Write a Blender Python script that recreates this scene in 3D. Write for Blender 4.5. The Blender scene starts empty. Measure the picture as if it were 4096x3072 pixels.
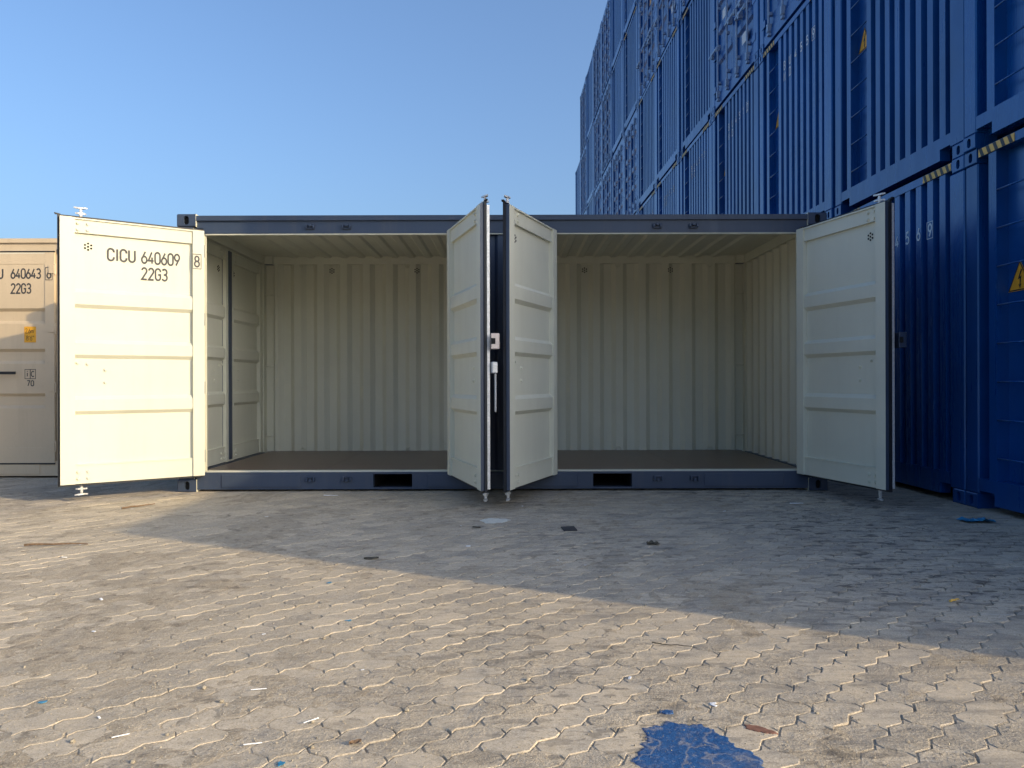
import bpy, math, random
import numpy as np
from mathutils import Vector, Matrix
R = math.radians
random.seed(7)
rng = np.random.default_rng(11)
scene = bpy.context.scene
col = scene.collection

# ------------------------------------------------------------------ camera
CAM_H = 1.02
cd = bpy.data.cameras.new("camera"); cam = bpy.data.objects.new("camera", cd); col.objects.link(cam)
cam.location = (0, 0, CAM_H)
cam.rotation_euler = (R(90), 0, 0)
cam.rotation_euler.rotate_axis('Z', R(-0.16))
cd.sensor_width = 36.0; cd.lens = 27.0
cd.shift_y = -0.0022
cd.clip_start = 0.05; cd.clip_end = 3000
scene.camera = cam

# ------------------------------------------------------------------ light
SUN_AZ = Vector((0.882, -0.471))          # towards the sun, in plan
SUN_EL = R(19.1)
sv = Vector((SUN_AZ.x*math.cos(SUN_EL), SUN_AZ.y*math.cos(SUN_EL), math.sin(SUN_EL)))
sd = bpy.data.lights.new("sun", 'SUN'); sun = bpy.data.objects.new("sun", sd); col.objects.link(sun)
sd.energy = 2.1; sd.angle = R(0.55); sd.color = (1.0, 0.78, 0.46)
sun.rotation_euler = sv.to_track_quat('Z', 'Y').to_euler()
sun.location = (12, -8, 14)
world = bpy.data.worlds.new("World"); scene.world = world; world.use_nodes = True
wn = world.node_tree.nodes; wl = world.node_tree.links
sky = wn.new('ShaderNodeTexSky'); sky.sky_type = 'NISHITA'; sky.sun_disc = False
sky.sun_elevation = SUN_EL
sky.sun_rotation = math.atan2(SUN_AZ.x, SUN_AZ.y)
sky.air_density = 1.0; sky.dust_density = 5.2; sky.ozone_density = 4.5; sky.altitude = 0
bg = wn['Background']; bg.inputs['Strength'].default_value = 0.145
wl.new(sky.outputs['Color'], bg.inputs['Color'])
scene.view_settings.view_transform = 'Standard'; scene.view_settings.look = 'None'
scene.view_settings.exposure = 0.97; scene.view_settings.gamma = 1
scene.view_settings.use_curve_mapping = False
scene.cycles.use_denoising = True
scene.cycles.max_bounces = 8; scene.cycles.diffuse_bounces = 5
scene.cycles.sample_clamp_indirect = 6.0

# ------------------------------------------------------------------ materials
def nt(m):
    m.use_nodes = True
    return m.node_tree, m.node_tree.nodes['Principled BSDF']
def noise(t, vec, scale, detail=4, rough=0.55):
    n = t.nodes.new('ShaderNodeTexNoise'); n.inputs['Scale'].default_value = scale
    n.inputs['Detail'].default_value = detail; n.inputs['Roughness'].default_value = rough
    if vec is not None: t.links.new(vec, n.inputs['Vector'])
    return n.outputs['Fac']
def ramp(t, fac, a, b, ca=(0,0,0,1), cb=(1,1,1,1)):
    r = t.nodes.new('ShaderNodeValToRGB'); e = r.color_ramp.elements
    e[0].position = a; e[1].position = b; e[0].color = ca; e[1].color = cb
    t.links.new(fac, r.inputs['Fac']); return r.outputs['Color']
def mix(t, fac, a, b, mode='MIX'):
    n = t.nodes.new('ShaderNodeMix'); n.data_type = 'RGBA'; n.blend_type = mode
    for s, v in ((0, fac), (6, a), (7, b)):
        if isinstance(v, bpy.types.NodeSocket): t.links.new(v, n.inputs[s])
        elif isinstance(v, (int, float)): n.inputs[s].default_value = v
        else: n.inputs[s].default_value = (*v, 1)
    return n.outputs[2]
def maths(t, op, a, b=0.0, clamp=False):
    n = t.nodes.new('ShaderNodeMath'); n.operation = op; n.use_clamp = clamp
    for i, v in enumerate((a, b)):
        if isinstance(v, bpy.types.NodeSocket): t.links.new(v, n.inputs[i])
        else: n.inputs[i].default_value = v
    return n.outputs[0]
def mapping(t, vec, scale):
    n = t.nodes.new('ShaderNodeMapping'); n.inputs['Scale'].default_value = scale
    t.links.new(vec, n.inputs['Vector']); return n.outputs['Vector']
def wpos(t):
    return t.nodes.new('ShaderNodeNewGeometry').outputs['Position']
def bump(t, p, h, strength, dist):
    b = t.nodes.new('ShaderNodeBump'); b.inputs['Strength'].default_value = strength
    b.inputs['Distance'].default_value = dist
    t.links.new(h, b.inputs['Height']); t.links.new(b.outputs['Normal'], p.inputs['Normal'])

def paint(name, base, rough=0.42, dirt=0.25, dirtcol=(0.25, 0.21, 0.16), vary=0.10, wave=0.25, spec=0.5):
    """sprayed steel paint: slight tone drift, run marks, dust low down, dents"""
    m = bpy.data.materials.new(name); t, p = nt(m); pos = wpos(t)
    big = noise(t, pos, 1.3, 3); fine = noise(t, pos, 38, 4)
    streak = noise(t, mapping(t, pos, (9, 9, 0.7)), 1.0, 5, 0.65)
    c = mix(t, ramp(t, big, 0.3, 0.7), tuple(x*(1-vary) for x in base), tuple(min(1, x*(1+vary)) for x in base))
    d = maths(t, 'MULTIPLY', ramp(t, streak, 0.52, 0.80), dirt)
    c = mix(t, d, c, dirtcol)
    d2 = maths(t, 'MULTIPLY', ramp(t, fine, 0.60, 0.74), dirt*0.6)
    c = mix(t, d2, c, dirtcol)
    t.links.new(c, p.inputs['Base Color'])
    rr = ramp(t, streak, 0.3, 0.8, (rough*0.8,)*3+(1,), (min(1, rough*1.35),)*3+(1,))
    t.links.new(rr, p.inputs['Roughness'])
    p.inputs['Specular IOR Level'].default_value = spec
    dent = noise(t, pos, 3.2, 2)
    h = maths(t, 'ADD', maths(t, 'MULTIPLY', dent, 1.0), maths(t, 'MULTIPLY', noise(t, pos, 260, 2), 0.012))
    bump(t, p, h, wave, 0.02)
    return m
def plain(name, base, rough=0.6, metal=0.0, var=0.2, sc=30):
    m = bpy.data.materials.new(name); t, p = nt(m); pos = wpos(t)
    c = mix(t, ramp(t, noise(t, pos, sc, 5), 0.3, 0.7), tuple(x*(1-var) for x in base), tuple(min(1, x*(1+var)) for x in base))
    t.links.new(c, p.inputs['Base Color'])
    p.inputs['Roughness'].default_value = rough; p.inputs['Metallic'].default_value = metal
    return m

M = {}
M['cream'] = paint('cream_paint', (0.660, 0.655, 0.545), 0.65, 0.08, (0.36, 0.31, 0.22), 0.04, 0.22)
M['cream'].node_tree.nodes['Principled BSDF'].inputs['Specular IOR Level'].default_value = 0.2
M['slate'] = paint('slate_paint', (0.046, 0.066, 0.110), 0.36, 0.22, (0.16, 0.145, 0.125), 0.10, 0.25)
M['beige'] = paint('beige_paint', (0.600, 0.485, 0.335), 0.45, 0.18, (0.28, 0.22, 0.15), 0.05, 0.25)
M['blue'] = paint('blue_paint', (0.0018, 0.063, 0.262), 0.27, 0.04, (0.10, 0.13, 0.19), 0.16, 0.35)
M['blue2'] = paint('deep_blue_paint', (0.0022, 0.054, 0.225), 0.30, 0.05, (0.10, 0.12, 0.17), 0.16, 0.35)
for k_ in ('blue', 'blue2'):
    p_ = M[k_].node_tree.nodes['Principled BSDF']; p_.inputs['Specular IOR Level'].default_value = 0.8; p_.inputs['Specular Tint'].default_value = (0.5, 0.78, 1.0, 1)
M['galv'] = plain('galvanised_steel', (0.70, 0.70, 0.69), 0.42, 0.35, 0.15, 60)
M['rod'] = plain('zinc_rod', (0.27, 0.38, 0.54), 0.48, 0.15, 0.12, 20)
M['rubber'] = plain('black_rubber', (0.013, 0.014, 0.018), 0.55, 0, 0.3)
M['hole'] = plain('dark_hollow', (0.010, 0.010, 0.011), 0.9, 0, 0.2)
M['ink'] = plain('grey_ink', (0.045, 0.047, 0.052), 0.6, 0, 0.12)
M['white_ink'] = plain('white_ink', (0.72, 0.74, 0.76), 0.6, 0, 0.08)
M['yellow'] = plain('warning_yellow', (0.72, 0.36, 0.025), 0.5, 0, 0.06)
M['haz_yellow'] = plain('hazard_tape_yellow', (0.70, 0.43, 0.09), 0.5, 0, 0.1)
M['black'] = plain('black_print', (0.015, 0.015, 0.016), 0.5, 0, 0.2)
M['lit_pink_plate'] = plain('lit_zinc_plate', (0.62, 0.54, 0.50), 0.5, 0.3, 0.06)  # zinc plate; its pinkish lit look is put into the colour
M['wood'] = plain('dry_twig', (0.17, 0.11, 0.065), 0.9, 0, 0.35, 60)
M['rust'] = plain('rust_brown', (0.20, 0.095, 0.065), 0.9, 0, 0.35, 60)
M['leaf'] = plain('dead_leaf', (0.06, 0.055, 0.04), 0.85, 0, 0.4, 50)
M['plastic'] = plain('white_plastic', (0.80, 0.81, 0.82), 0.4, 0, 0.04)
M['blue_scrap'] = plain('blue_film', (0.03, 0.20, 0.36), 0.45, 0, 0.3, 40)
M['stone'] = plain('pebble_stone', (0.33, 0.29, 0.22), 0.9, 0, 0.3, 60)
M['black_stone'] = plain('dark_plate', (0.035, 0.036, 0.04), 0.7, 0, 0.3, 40)

def floor_mat():
    m = bpy.data.materials.new('plywood_floor'); t, p = nt(m); pos = wpos(t)
    g = noise(t, mapping(t, pos, (1.2, 22, 1)), 2.0, 6, 0.65)
    c = mix(t, ramp(t, g, 0.3, 0.75), (0.090, 0.048, 0.034), (0.165, 0.095, 0.068))
    dust = noise(t, pos, 2.2, 5)
    c = mix(t, maths(t, 'MULTIPLY', ramp(t, dust, 0.5, 0.8), 0.15), c, (0.2, 0.17, 0.14))
    t.links.new(c, p.inputs['Base Color']); p.inputs['Roughness'].default_value = 0.30
    bump(t, p, g, 0.15, 0.01)
    return m
M['floor'] = floor_mat()

def ground_nodes(t, p, kind):
    pos = wpos(t)
    sx = t.nodes.new('ShaderNodeSeparateXYZ'); t.links.new(pos, sx.inputs[0])
    left = maths(t, 'MULTIPLY_ADD', sx.outputs['X'], -0.22, True)
    left.node.inputs[2].default_value = 0.45          # sandier towards the left, more traffic grime to the right
    n1 = noise(t, pos, 0.9, 4); n2 = noise(t, pos, 6.5, 6, 0.65); n3 = noise(t, pos, 42, 6, 0.7); n4 = noise(t, pos, 210, 4, 0.7)
    sand = mix(t, ramp(t, n3, 0.32, 0.68), (0.445, 0.375, 0.275), (0.590, 0.515, 0.400))
    conc = mix(t, ramp(t, n2, 0.3, 0.7), (0.375, 0.340, 0.285), (0.495, 0.440, 0.355))
    if kind == 'paver':
        dust = maths(t, 'ADD', maths(t, 'MULTIPLY', n2, 1.25), maths(t, 'MULTIPLY', left, 0.30))
        c = mix(t, ramp(t, dust, 0.52, 0.86), conc, sand)
        oi = t.nodes.new('ShaderNodeObjectInfo'); at = t.nodes.new('ShaderNodeAttribute'); at.attribute_name = 'tint'
        v = maths(t, 'FRACT', maths(t, 'ADD', oi.outputs['Random'], at.outputs['Fac']))
        c = mix(t, 0.9, c, ramp(t, v, 0.0, 1.0, (0.86, 0.86, 0.87, 1), (1.09, 1.07, 1.04, 1)), 'MULTIPLY')
    else:
        c = mix(t, ramp(t, n2, 0.35, 0.7), mix(t, 0.35, sand, (0.33, 0.28, 0.21)), (0.405, 0.335, 0.240))
        dk = maths(t, 'MULTIPLY', ramp(t, noise(t, pos, 14, 4), 0.55, 0.66), 0.6)
        c = mix(t, dk, c, (0.155, 0.130, 0.100))      # moss and rubbish caught in some joints
    # speckle of grit
    c = mix(t, maths(t, 'MULTIPLY', ramp(t, n4, 0.52, 0.64), 0.60), c, (0.17, 0.145, 0.11))
    c = mix(t, maths(t, 'MULTIPLY', ramp(t, noise(t, pos, 150, 3), 0.57, 0.66), 0.6), c, (0.66, 0.60, 0.50))
    # oil drips and rubber smears: stretched dark spots, mostly on the trafficked right side
    right = maths(t, 'SUBTRACT', 1.0, left, True)
    area = ramp(t, noise(t, pos, 0.6, 3), 0.38, 0.58)
    for sc_, lo, k_ in (((7, 15, 1), .575, .75), ((22, 48, 1), .60, .70)):
        sp = noise(t, mapping(t, pos, sc_), 1.0, 3, 0.5)
        spots = maths(t, 'MULTIPLY', ramp(t, sp, lo, lo+.03), maths(t, 'MULTIPLY', area, right))
        c = mix(t, maths(t, 'MULTIPLY', spots, k_), c, (0.085, 0.080, 0.072))
    smear = noise(t, mapping(t, pos, (1.8, 13, 1)), 1.0, 6, 0.7)
    sm = maths(t, 'MULTIPLY', ramp(t, smear, 0.50, 0.66), maths(t, 'SUBTRACT', 0.95, left, True))
    c = mix(t, maths(t, 'MULTIPLY', sm, 0.60), c, (0.150, 0.142, 0.130))
    scuff = noise(t, mapping(t, pos, (3.0, 30, 1)), 1.0, 5, 0.7)
    c = mix(t, maths(t, 'MULTIPLY', maths(t, 'MULTIPLY', ramp(t, scuff, 0.60, 0.68), right), 0.45), c, (0.60, 0.57, 0.50))
    t.links.new(c, p.inputs['Base Color'])
    p.inputs['Roughness'].default_value = 0.92; p.inputs['Specular IOR Level'].default_value = 0.2
    h = maths(t, 'ADD', maths(t, 'MULTIPLY', noise(t, pos, 55, 5, 0.65), 0.8), maths(t, 'MULTIPLY', noise(t, pos, 150, 4, 0.7), 0.45))
    h = maths(t, 'ADD', h, maths(t, 'MULTIPLY', n4, 0.25))
    vv = ramp(t, v, 0.55, 0.75, (1, 1, 1, 1), (.18, .18, .18, 1)) if kind == 'paver' else 1.0      # some blocks are worn smooth
    rougharea = ramp(t, noise(t, pos, 4.5, 4), 0.36, 0.62, (.25, .25, .25, 1), (1, 1, 1, 1))
    bump(t, p, maths(t, 'MULTIPLY', maths(t, 'MULTIPLY', h, rougharea), vv), 1.0, 0.0105 if kind == 'paver' else 0.012)
for k in ('paver', 'sand'):
    m = bpy.data.materials.new(k+'_surface'); t, p = nt(m); ground_nodes(t, p, k); M[k] = m

def stain_mat(name, c1, c2, thr=0.5):
    m = bpy.data.materials.new(name); t, p = nt(m); pos = wpos(t)
    n = noise(t, pos, 26, 6, 0.7)
    c = mix(t, ramp(t, n, 0.35, 0.62), c1, c2)
    vein = maths(t, 'ABSOLUTE', maths(t, 'SUBTRACT', noise(t, pos, 5.5, 3, 0.6), 0.5))
    c = mix(t, maths(t, 'MULTIPLY', ramp(t, vein, 0.0, 0.022, (1, 1, 1, 1), (0, 0, 0, 1)), thr), c, (0.42, 0.38, 0.32))
    w = ramp(t, noise(t, pos, 60, 5, 0.75), 0.55, 0.66)
    c = mix(t, maths(t, 'MULTIPLY', w, thr), c, (0.42, 0.37, 0.30))
    w2 = ramp(t, noise(t, pos, 9, 5, 0.7), 0.52, 0.70)
    c = mix(t, maths(t, 'MULTIPLY', w2, thr*.8), c, (0.30, 0.30, 0.31))
    t.links.new(c, p.inputs['Base Color']); p.inputs['Roughness'].default_value = 0.5
    bump(t, p, noise(t, pos, 90, 6, .7), 0.9, 0.008)
    return m
M['blue_stain'] = stain_mat('spilt_blue_paint', (0.012, 0.070, 0.215), (0.022, 0.105, 0.29), 0.42)
M['cream_stain'] = stain_mat('spilt_cream_paint', (0.78, 0.78, 0.70), (0.66, 0.66, 0.58), 0.3)

# ------------------------------------------------------------------ mesh helpers
def tag(o, label=None, cat=None, group=None, kind=None):
    if label: o['label'] = label
    if cat: o['category'] = cat
    if group: o['group'] = group
    if kind: o['kind'] = kind
    return o
def empty(name, loc, rz=0.0, parent=None):
    o = bpy.data.objects.new(name, None); col.objects.link(o)
    o.location = loc; o.rotation_euler = (0, 0, rz); o.empty_display_size = 0.2
    if parent: o.parent = parent
    return o
class MB:
    def __init__(s): s.v = []; s.f = []; s.m = []; s.mirror = None
    def add(s, vs, fs, m=0):
        b = len(s.v); s.v += [tuple(q) for q in vs]
        for f in fs: s.f.append(tuple(b+i for i in f))
        s.m += [m]*len(fs) if isinstance(m, int) else list(m)
        return s
    def box(s, x0, x1, y0, y1, z0, z1, m=0, faces=None):
        """faces: per-side material, keys -x +x -y +y -z +z"""
        vs = [(x, y, z) for z in (z0, z1) for y in (y0, y1) for x in (x0, x1)]
        fs = [(0, 4, 6, 2), (1, 3, 7, 5), (0, 1, 5, 4), (2, 6, 7, 3), (0, 2, 3, 1), (4, 5, 7, 6)]
        ms = [m]*6
        if faces:
            for k, q in faces.items(): ms[('-x', '+x', '-y', '+y', '-z', '+z').index(k)] = q
        return s.add(vs, fs, ms)
    def cbox(s, x0, x1, y0, y1, z0, z1, c=0.006, m=0):
        """chamfered box"""
        X = (x0, x1); Y = (y0, y1); Z = (z0, z1); sg = (1, -1); vs = []; idx = {}
        for i in (0, 1):
            for j in (0, 1):
                for k in (0, 1):
                    for a in range(3):
                        p = [X[i]+sg[i]*c, Y[j]+sg[j]*c, Z[k]+sg[k]*c]
                        p[a] = (X[i], Y[j], Z[k])[a]
                        idx[i, j, k, a] = len(vs); vs.append(tuple(p))
        fs = []; cen = Vector(((x0+x1)/2, (y0+y1)/2, (z0+z1)/2))
        def put(f):
            a, b, d = (Vector(vs[f[0]]), Vector(vs[f[1]]), Vector(vs[f[2]]))
            mid = sum((Vector(vs[q]) for q in f), Vector())/len(f)
            if (b-a).cross(d-b).dot(mid-cen) < 0: f = f[::-1]
            fs.append(tuple(f))
        for s2 in (0, 1):
            put([idx[s2, j, k, 0] for j, k in ((0, 0), (1, 0), (1, 1), (0, 1))])
            put([idx[i, s2, k, 1] for i, k in ((0, 0), (1, 0), (1, 1), (0, 1))])
            put([idx[i, j, s2, 2] for i, j in ((0, 0), (1, 0), (1, 1), (0, 1))])
        for a in (0, 1):
            for b in (0, 1):
                put([idx[0, a, b, 1], idx[1, a, b, 1], idx[1, a, b, 2], idx[0, a, b, 2]])
                put([idx[a, 0, b, 0], idx[a, 1, b, 0], idx[a, 1, b, 2], idx[a, 0, b, 2]])
                put([idx[a, b, 0, 0], idx[a, b, 1, 0], idx[a, b, 1, 1], idx[a, b, 0, 1]])
                for k in (0, 1): put([idx[a, b, k, 0], idx[a, b, k, 1], idx[a, b, k, 2]])
        return s.add(vs, fs, m)
    def sheet(s, prof, ext, axis_map, m0=0, m1=0, th=0.003, off=None):
        """prof: list of (a,b); ext: (c0,c1); axis_map(a,b,c)->xyz. Two skins th apart along off."""
        n = len(prof); off = Vector(off) if off else None
        A = [Vector(axis_map(a, b, ext[0])) for a, b in prof]; B = [Vector(axis_map(a, b, ext[1])) for a, b in prof]
        s.add(A+B, [(i, i+1, n+i+1, n+i) for i in range(n-1)], m0)
        if off:
            o = off*th
            A2 = [q+o for q in A]; B2 = [q+o for q in B]
            s.add(A2+B2, [(i, n+i, n+i+1, i+1) for i in range(n-1)], m1)
            s.add(A+A2, [(i, n+i, n+i+1, i+1) for i in range(n-1)], m1)
            s.add(B+B2, [(i, i+1, n+i+1, n+i) for i in range(n-1)], m1)
        return s
    def tube(s, p0, p1, r, n=10, m=0, r1=None):
        p0 = Vector(p0); p1 = Vector(p1); d = (p1-p0).normalized(); r1 = r if r1 is None else r1
        u = d.orthogonal().normalized(); w = d.cross(u)
        c = [(math.cos(2*math.pi*i/n), math.sin(2*math.pi*i/n)) for i in range(n)]
        vs = [p0+(u*a+w*b)*r for a, b in c]+[p1+(u*a+w*b)*r1 for a, b in c]
        fs = [(i, (i+1) % n, n+(i+1) % n, n+i) for i in range(n)]+[tuple(range(n))[::-1], tuple(range(n, 2*n))]
        return s.add(vs, fs, m)
    def prism(s, poly, c0, c1, fn, m=0):
        n = len(poly)
        vs = [fn(a, b, c0) for a, b in poly]+[fn(a, b, c1) for a, b in poly]
        fs = [(i, (i+1) % n, n+(i+1) % n, n+i) for i in range(n)]+[tuple(range(n))[::-1], tuple(range(n, 2*n))]
        return s.add(vs, fs, m)
    def mesh(s, name, mats, smooth=False, fix=False):
        me = bpy.data.meshes.new(name)
        v = s.v; f = s.f
        if s.mirror is not None:
            v = [(s.mirror-x, y, z) for x, y, z in v]; f = [q[::-1] for q in f]
        me.from_pydata(v, [], f)
        for q in (mats if isinstance(mats, (list, tuple)) else [mats]): me.materials.append(M[q])
        me.polygons.foreach_set('material_index', s.m)
        if fix:
            import bmesh
            b = bmesh.new(); b.from_mesh(me); bmesh.ops.recalc_face_normals(b, faces=b.faces); b.to_mesh(me); b.free()
        if smooth: me.shade_smooth()
        me.update(); return me
    def build(s, name, mats, parent=None, loc=(0, 0, 0), smooth=False):
        return link(name, s.mesh(name, mats, smooth), parent, loc)
def link(name, me, parent=None, loc=(0, 0, 0), rot=(0, 0, 0)):
    o = bpy.data.objects.new(name, me); col.objects.link(o)
    o.location = loc; o.rotation_euler = rot
    if parent: o.parent = parent
    return o
def copy_tree(o, parent=None):
    c = o.copy(); col.objects.link(c); c.parent = parent
    for ch in list(o.children): copy_tree(ch, c)
    return c

# plate with an oval hole, hole runs inward and ends dark
def hole_plate(mb, u0, u1, v0, v1, hu, hv, hw, hh, fn, depth=0.03, n=24, m=0, md=1):
    """fn(u,v,d)->xyz, d = depth behind the face"""
    inner = []; outer = []
    for i in range(n):
        a = 2*math.pi*(i+0.5)/n; ca, sa = math.cos(a), math.sin(a)
        r = hw/2; yy = (hh-hw)/2
        inner.append((hu+r*ca, hv+r*sa+(yy if sa > 0 else -yy)))
        t = min((u1-hu)/ca if ca > 1e-6 else ((u0-hu)/ca if ca < -1e-6 else 9), (v1-hv)/sa if sa > 1e-6 else ((v0-hv)/sa if sa < -1e-6 else 9))
        outer.append([hu+t*ca, hv+t*sa])
    for cu in (u0, u1):
        for cv in (v0, v1):
            k = min(range(n), key=lambda i: (outer[i][0]-cu)**2+(outer[i][1]-cv)**2); outer[k] = [cu, cv]
    vs = [fn(a, b, 0) for a, b in outer]+[fn(a, b, 0) for a, b in inner]+[fn(a, b, depth) for a, b in inner]
    fs = [(i, (i+1) % n, n+(i+1) % n, n+i) for i in range(n)]; ms = [m]*n
    fs += [(n+i, n+(i+1) % n, 2*n+(i+1) % n, 2*n+i) for i in range(n)]; ms += [m]*n
    fs.append(tuple(range(2*n, 3*n))); ms.append(md)
    mb.add(vs, fs, ms)

# ------------------------------------------------------------------ stroke lettering
def arc(cx, cy, rx, ry, a0, a1, n=10):
    return [(cx+rx*math.cos(R(a0+(a1-a0)*i/n)), cy+ry*math.sin(R(a0+(a1-a0)*i/n))) for i in range(n+1)]
W5 = 0.5
GL = {
 '0': [arc(.25, .75, .25, .25, 0, 180)+arc(.25, .25, .25, .25, 180, 360)+[(.5, .75)]],
 '1': [[(.08, .8), (.3, 1), (.3, 0)]],
 '2': [arc(.25, .75, .24, .25, 170, -35)+[(0, 0), (.5, 0)]],
 '3': [arc(.23, .755, .24, .245, 150, -90)+[(.15, .51)], [(.2, .51)]+arc(.23, .26, .26, .26, 80, -155)],
 '4': [[(.34, 1), (0, .25), (.52, .25)], [(.36, .55), (.36, 0)]],
 '5': [[(.46, 1), (.07, 1), (.04, .54)]+arc(.22, .30, .27, .30, 115, -150)],
 '6': [[(.36, 1), (.06, .45)], arc(.25, .29, .25, .29, 0, 360, 18)],
 '7': [[(0, 1), (.5, 1), (.15, 0)]],
 '8': [arc(.25, .76, .21, .24, 0, 360, 18), arc(.25, .26, .25, .26, 0, 360, 18)],
 '9': [[(.14, 0), (.44, .55)], arc(.25, .71, .25, .29, 0, 360, 18)],
 'C': [[(.5, .70)]+arc(.25, .75, .25, .25, 0, 180)+arc(.25, .25, .25, .25, 180, 360)+[(.5, .30)]],
 'G': [[(.5, .72)]+arc(.25, .75, .25, .25, 0, 180)+arc(.25, .25, .25, .25, 180, 360)+[(.5, .48), (.27, .48)]],
 'I': [[(.06, 0), (.06, 1)]],
 'U': [[(0, 1)]+arc(.25, .25, .25, .25, 180, 360)+[(.5, 1)]],
 'B': [[(0, 0), (0, 1), (.25, 1)]+arc(.27, .76, .20, .24, 85, -85)+[(0, .52)], [(.2, .52)]+arc(.27, .26, .23, .26, 85, -90)+[(0, 0)]],
 'N': [[(0, 0), (0, 1), (.48, 0), (.48, 1)]],
 'D': [[(0, 0), (0, 1), (.2, 1)]+arc(.22, .7, .28, .3, 85, 0)+arc(.22, .3, .28, .3, 0, -90)+[(0, 0)]],
 'm': [[(0, 0), (0, .62)], [(0, .45)]+arc(.17, .45, .17, .18, 180, 0)+[(.34, 0)], [(.34, .45)]+arc(.51, .45, .17, .18, 180, 0)+[(.68, 0)]],
 'i': [[(.06, 0), (.06, .62)], [(.06, .82), (.06, .95)]],
 'c': [arc(.25, .31, .25, .31, 50, 310, 14)],
 ',': [[(.08, .1), (.02, -.12)]], "'": [[(.06, 1), (.06, .75)]], '"': [[(.04, 1), (.04, .75)], [(.2, 1), (.2, .75)]],
}
GW = {'I': .12, 'i': .12, 'm': .68, ',': .1, "'": .1, '"': .24, ' ': .28, '1': .34}
def ribbon(mb, pts, hw, fn, m=0):
    P = [Vector(p) for p in pts]
    P = [p for i, p in enumerate(P) if i == 0 or (p-P[i-1]).length > 1e-5]
    closed = (P[0]-P[-1]).length < 1e-3
    if closed: P = P[:-1]
    n = len(P); L = []; Rr = []
    for i in range(n):
        a = P[i-1] if (i > 0 or closed) else None; b = P[(i+1) % n] if (i < n-1 or closed) else None
        d1 = (P[i]-a).normalized() if a is not None else (b-P[i]).normalized()
        d2 = (b-P[i]).normalized() if b is not None else d1
        t = (d1+d2); t = t.normalized() if t.length > 1e-4 else d1
        nn = Vector((-t.y, t.x)); k = max(0.45, nn.dot(Vector((-d1.y, d1.x))))
        L.append(P[i]+nn*hw/k); Rr.append(P[i]-nn*hw/k)
    vs = [fn(p.x, p.y) for p in L]+[fn(p.x, p.y) for p in Rr]
    c = n if closed else n-1
    mb.add(vs, [(i, n+i, n+(i+1) % n, (i+1) % n) for i in range(c)], m)
def text_w(s, sp=.2): return sum(GW.get(c, .5)+sp for c in s)-sp
def lettering(s, h, o, right, up, parent, mat='ink', sp=.2, name='lettering', th=.083, xs=1.0, box=False):
    """o = lower left corner; letters are flat print lying on the surface"""
    mb = MB(); o = Vector(o); right = Vector(right)*xs; up = Vector(up); x = 0
    nrm = right.cross(up).normalized()
    k = 0
    for c in s:
        for st in GL.get(c, []):
            zz = nrm*(0.0002*(k % 4)); k += 1
            ribbon(mb, [(x+a, b) for a, b in st], th, lambda a, b: o+right*(a*h)+up*(b*h)+zz)
        x += GW.get(c, .5)+sp
    if box:
        e = .2; w = x-sp
        zz = nrm*0.001
        ribbon(mb, [(-e, -e), (w+e, -e), (w+e, 1+e), (-e, 1+e), (-e, -e)], .03, lambda a, b: o+right*(a*h)+up*(b*h)+zz)
    return mb.build(name, mat, parent)

# ================================================================== SETTING: ground with paving
def vnoise(x, y, cell, seed):
    """smooth value noise on arrays"""
    g = np.random.default_rng(seed).random((256, 256))
    a = x/cell; b = y/cell; i = np.floor(a).astype(int); j = np.floor(b).astype(int)
    u = a-i; v = b-j; u = u*u*(3-2*u); v = v*v*(3-2*v)
    G = lambda p, q: g[p % 256, q % 256]
    return (G(i, j)*(1-u)+G(i+1, j)*u)*(1-v)+(G(i, j+1)*(1-u)+G(i+1, j+1)*u)*v
def sand_height(x, y):
    far = np.clip((np.hypot(x, y)-12)/10, 0, 1)
    leftness = np.clip(0.45-0.22*x, 0, 1)
    h = -0.0034+0.0026*leftness
    h = h+(vnoise(x, y, 0.55, 3)-.5)*0.0040+(vnoise(x, y, 0.13, 4)-.5)*0.0046
    h = h+(vnoise(x, y, 0.045, 5)-.5)*0.0034+(vnoise(x, y, 0.02, 6)-.5)*0.0016
    return h*(1-far)-0.004*far
def axis_lines(lo, hi, step, far):
    core = list(np.arange(lo, hi+1e-6, step)); s = step; a = hi; out = []
    while a < far: s *= 1.25; a += s; out.append(a)
    s = step; a = lo; pre = []
    while a > -far: s *= 1.25; a -= s; pre.append(a)
    return np.array(pre[::-1]+core+out)
gx = axis_lines(-4.2, 3.9, 0.0155, 900); gy = axis_lines(1.1, 6.2, 0.0155, 900)
X, Y = np.meshgrid(gx, gy); Z = sand_height(X, Y)
nx, ny = len(gx), len(gy)
ii = (np.arange(ny-1)[:, None]*nx+np.arange(nx-1)[None, :]).ravel()
quads = np.stack([ii, ii+1, ii+nx+1, ii+nx], 1)
def np_mesh(name, verts, loops, sizes, mat):
    me = bpy.data.meshes.new(name)
    me.vertices.add(len(verts)); me.vertices.foreach_set('co', np.asarray(verts, np.float32).ravel())
    me.loops.add(len(loops)); me.loops.foreach_set('vertex_index', np.asarray(loops, np.int32))
    me.polygons.add(len(sizes)); st = np.concatenate([[0], np.cumsum(sizes)[:-1]])
    me.polygons.foreach_set('loop_start', st.astype(np.int32))
    me.materials.append(M[mat]); me.update(calc_edges=True); me.validate(); me.shade_flat(); return me
gm = np_mesh('ground', np.stack([X.ravel(), Y.ravel(), Z.ravel()], 1), quads.ravel(), np.full(len(quads), 4), 'sand')
gm.shade_smooth()
ground = link('ground', gm); tag(ground, kind='structure')

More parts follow.
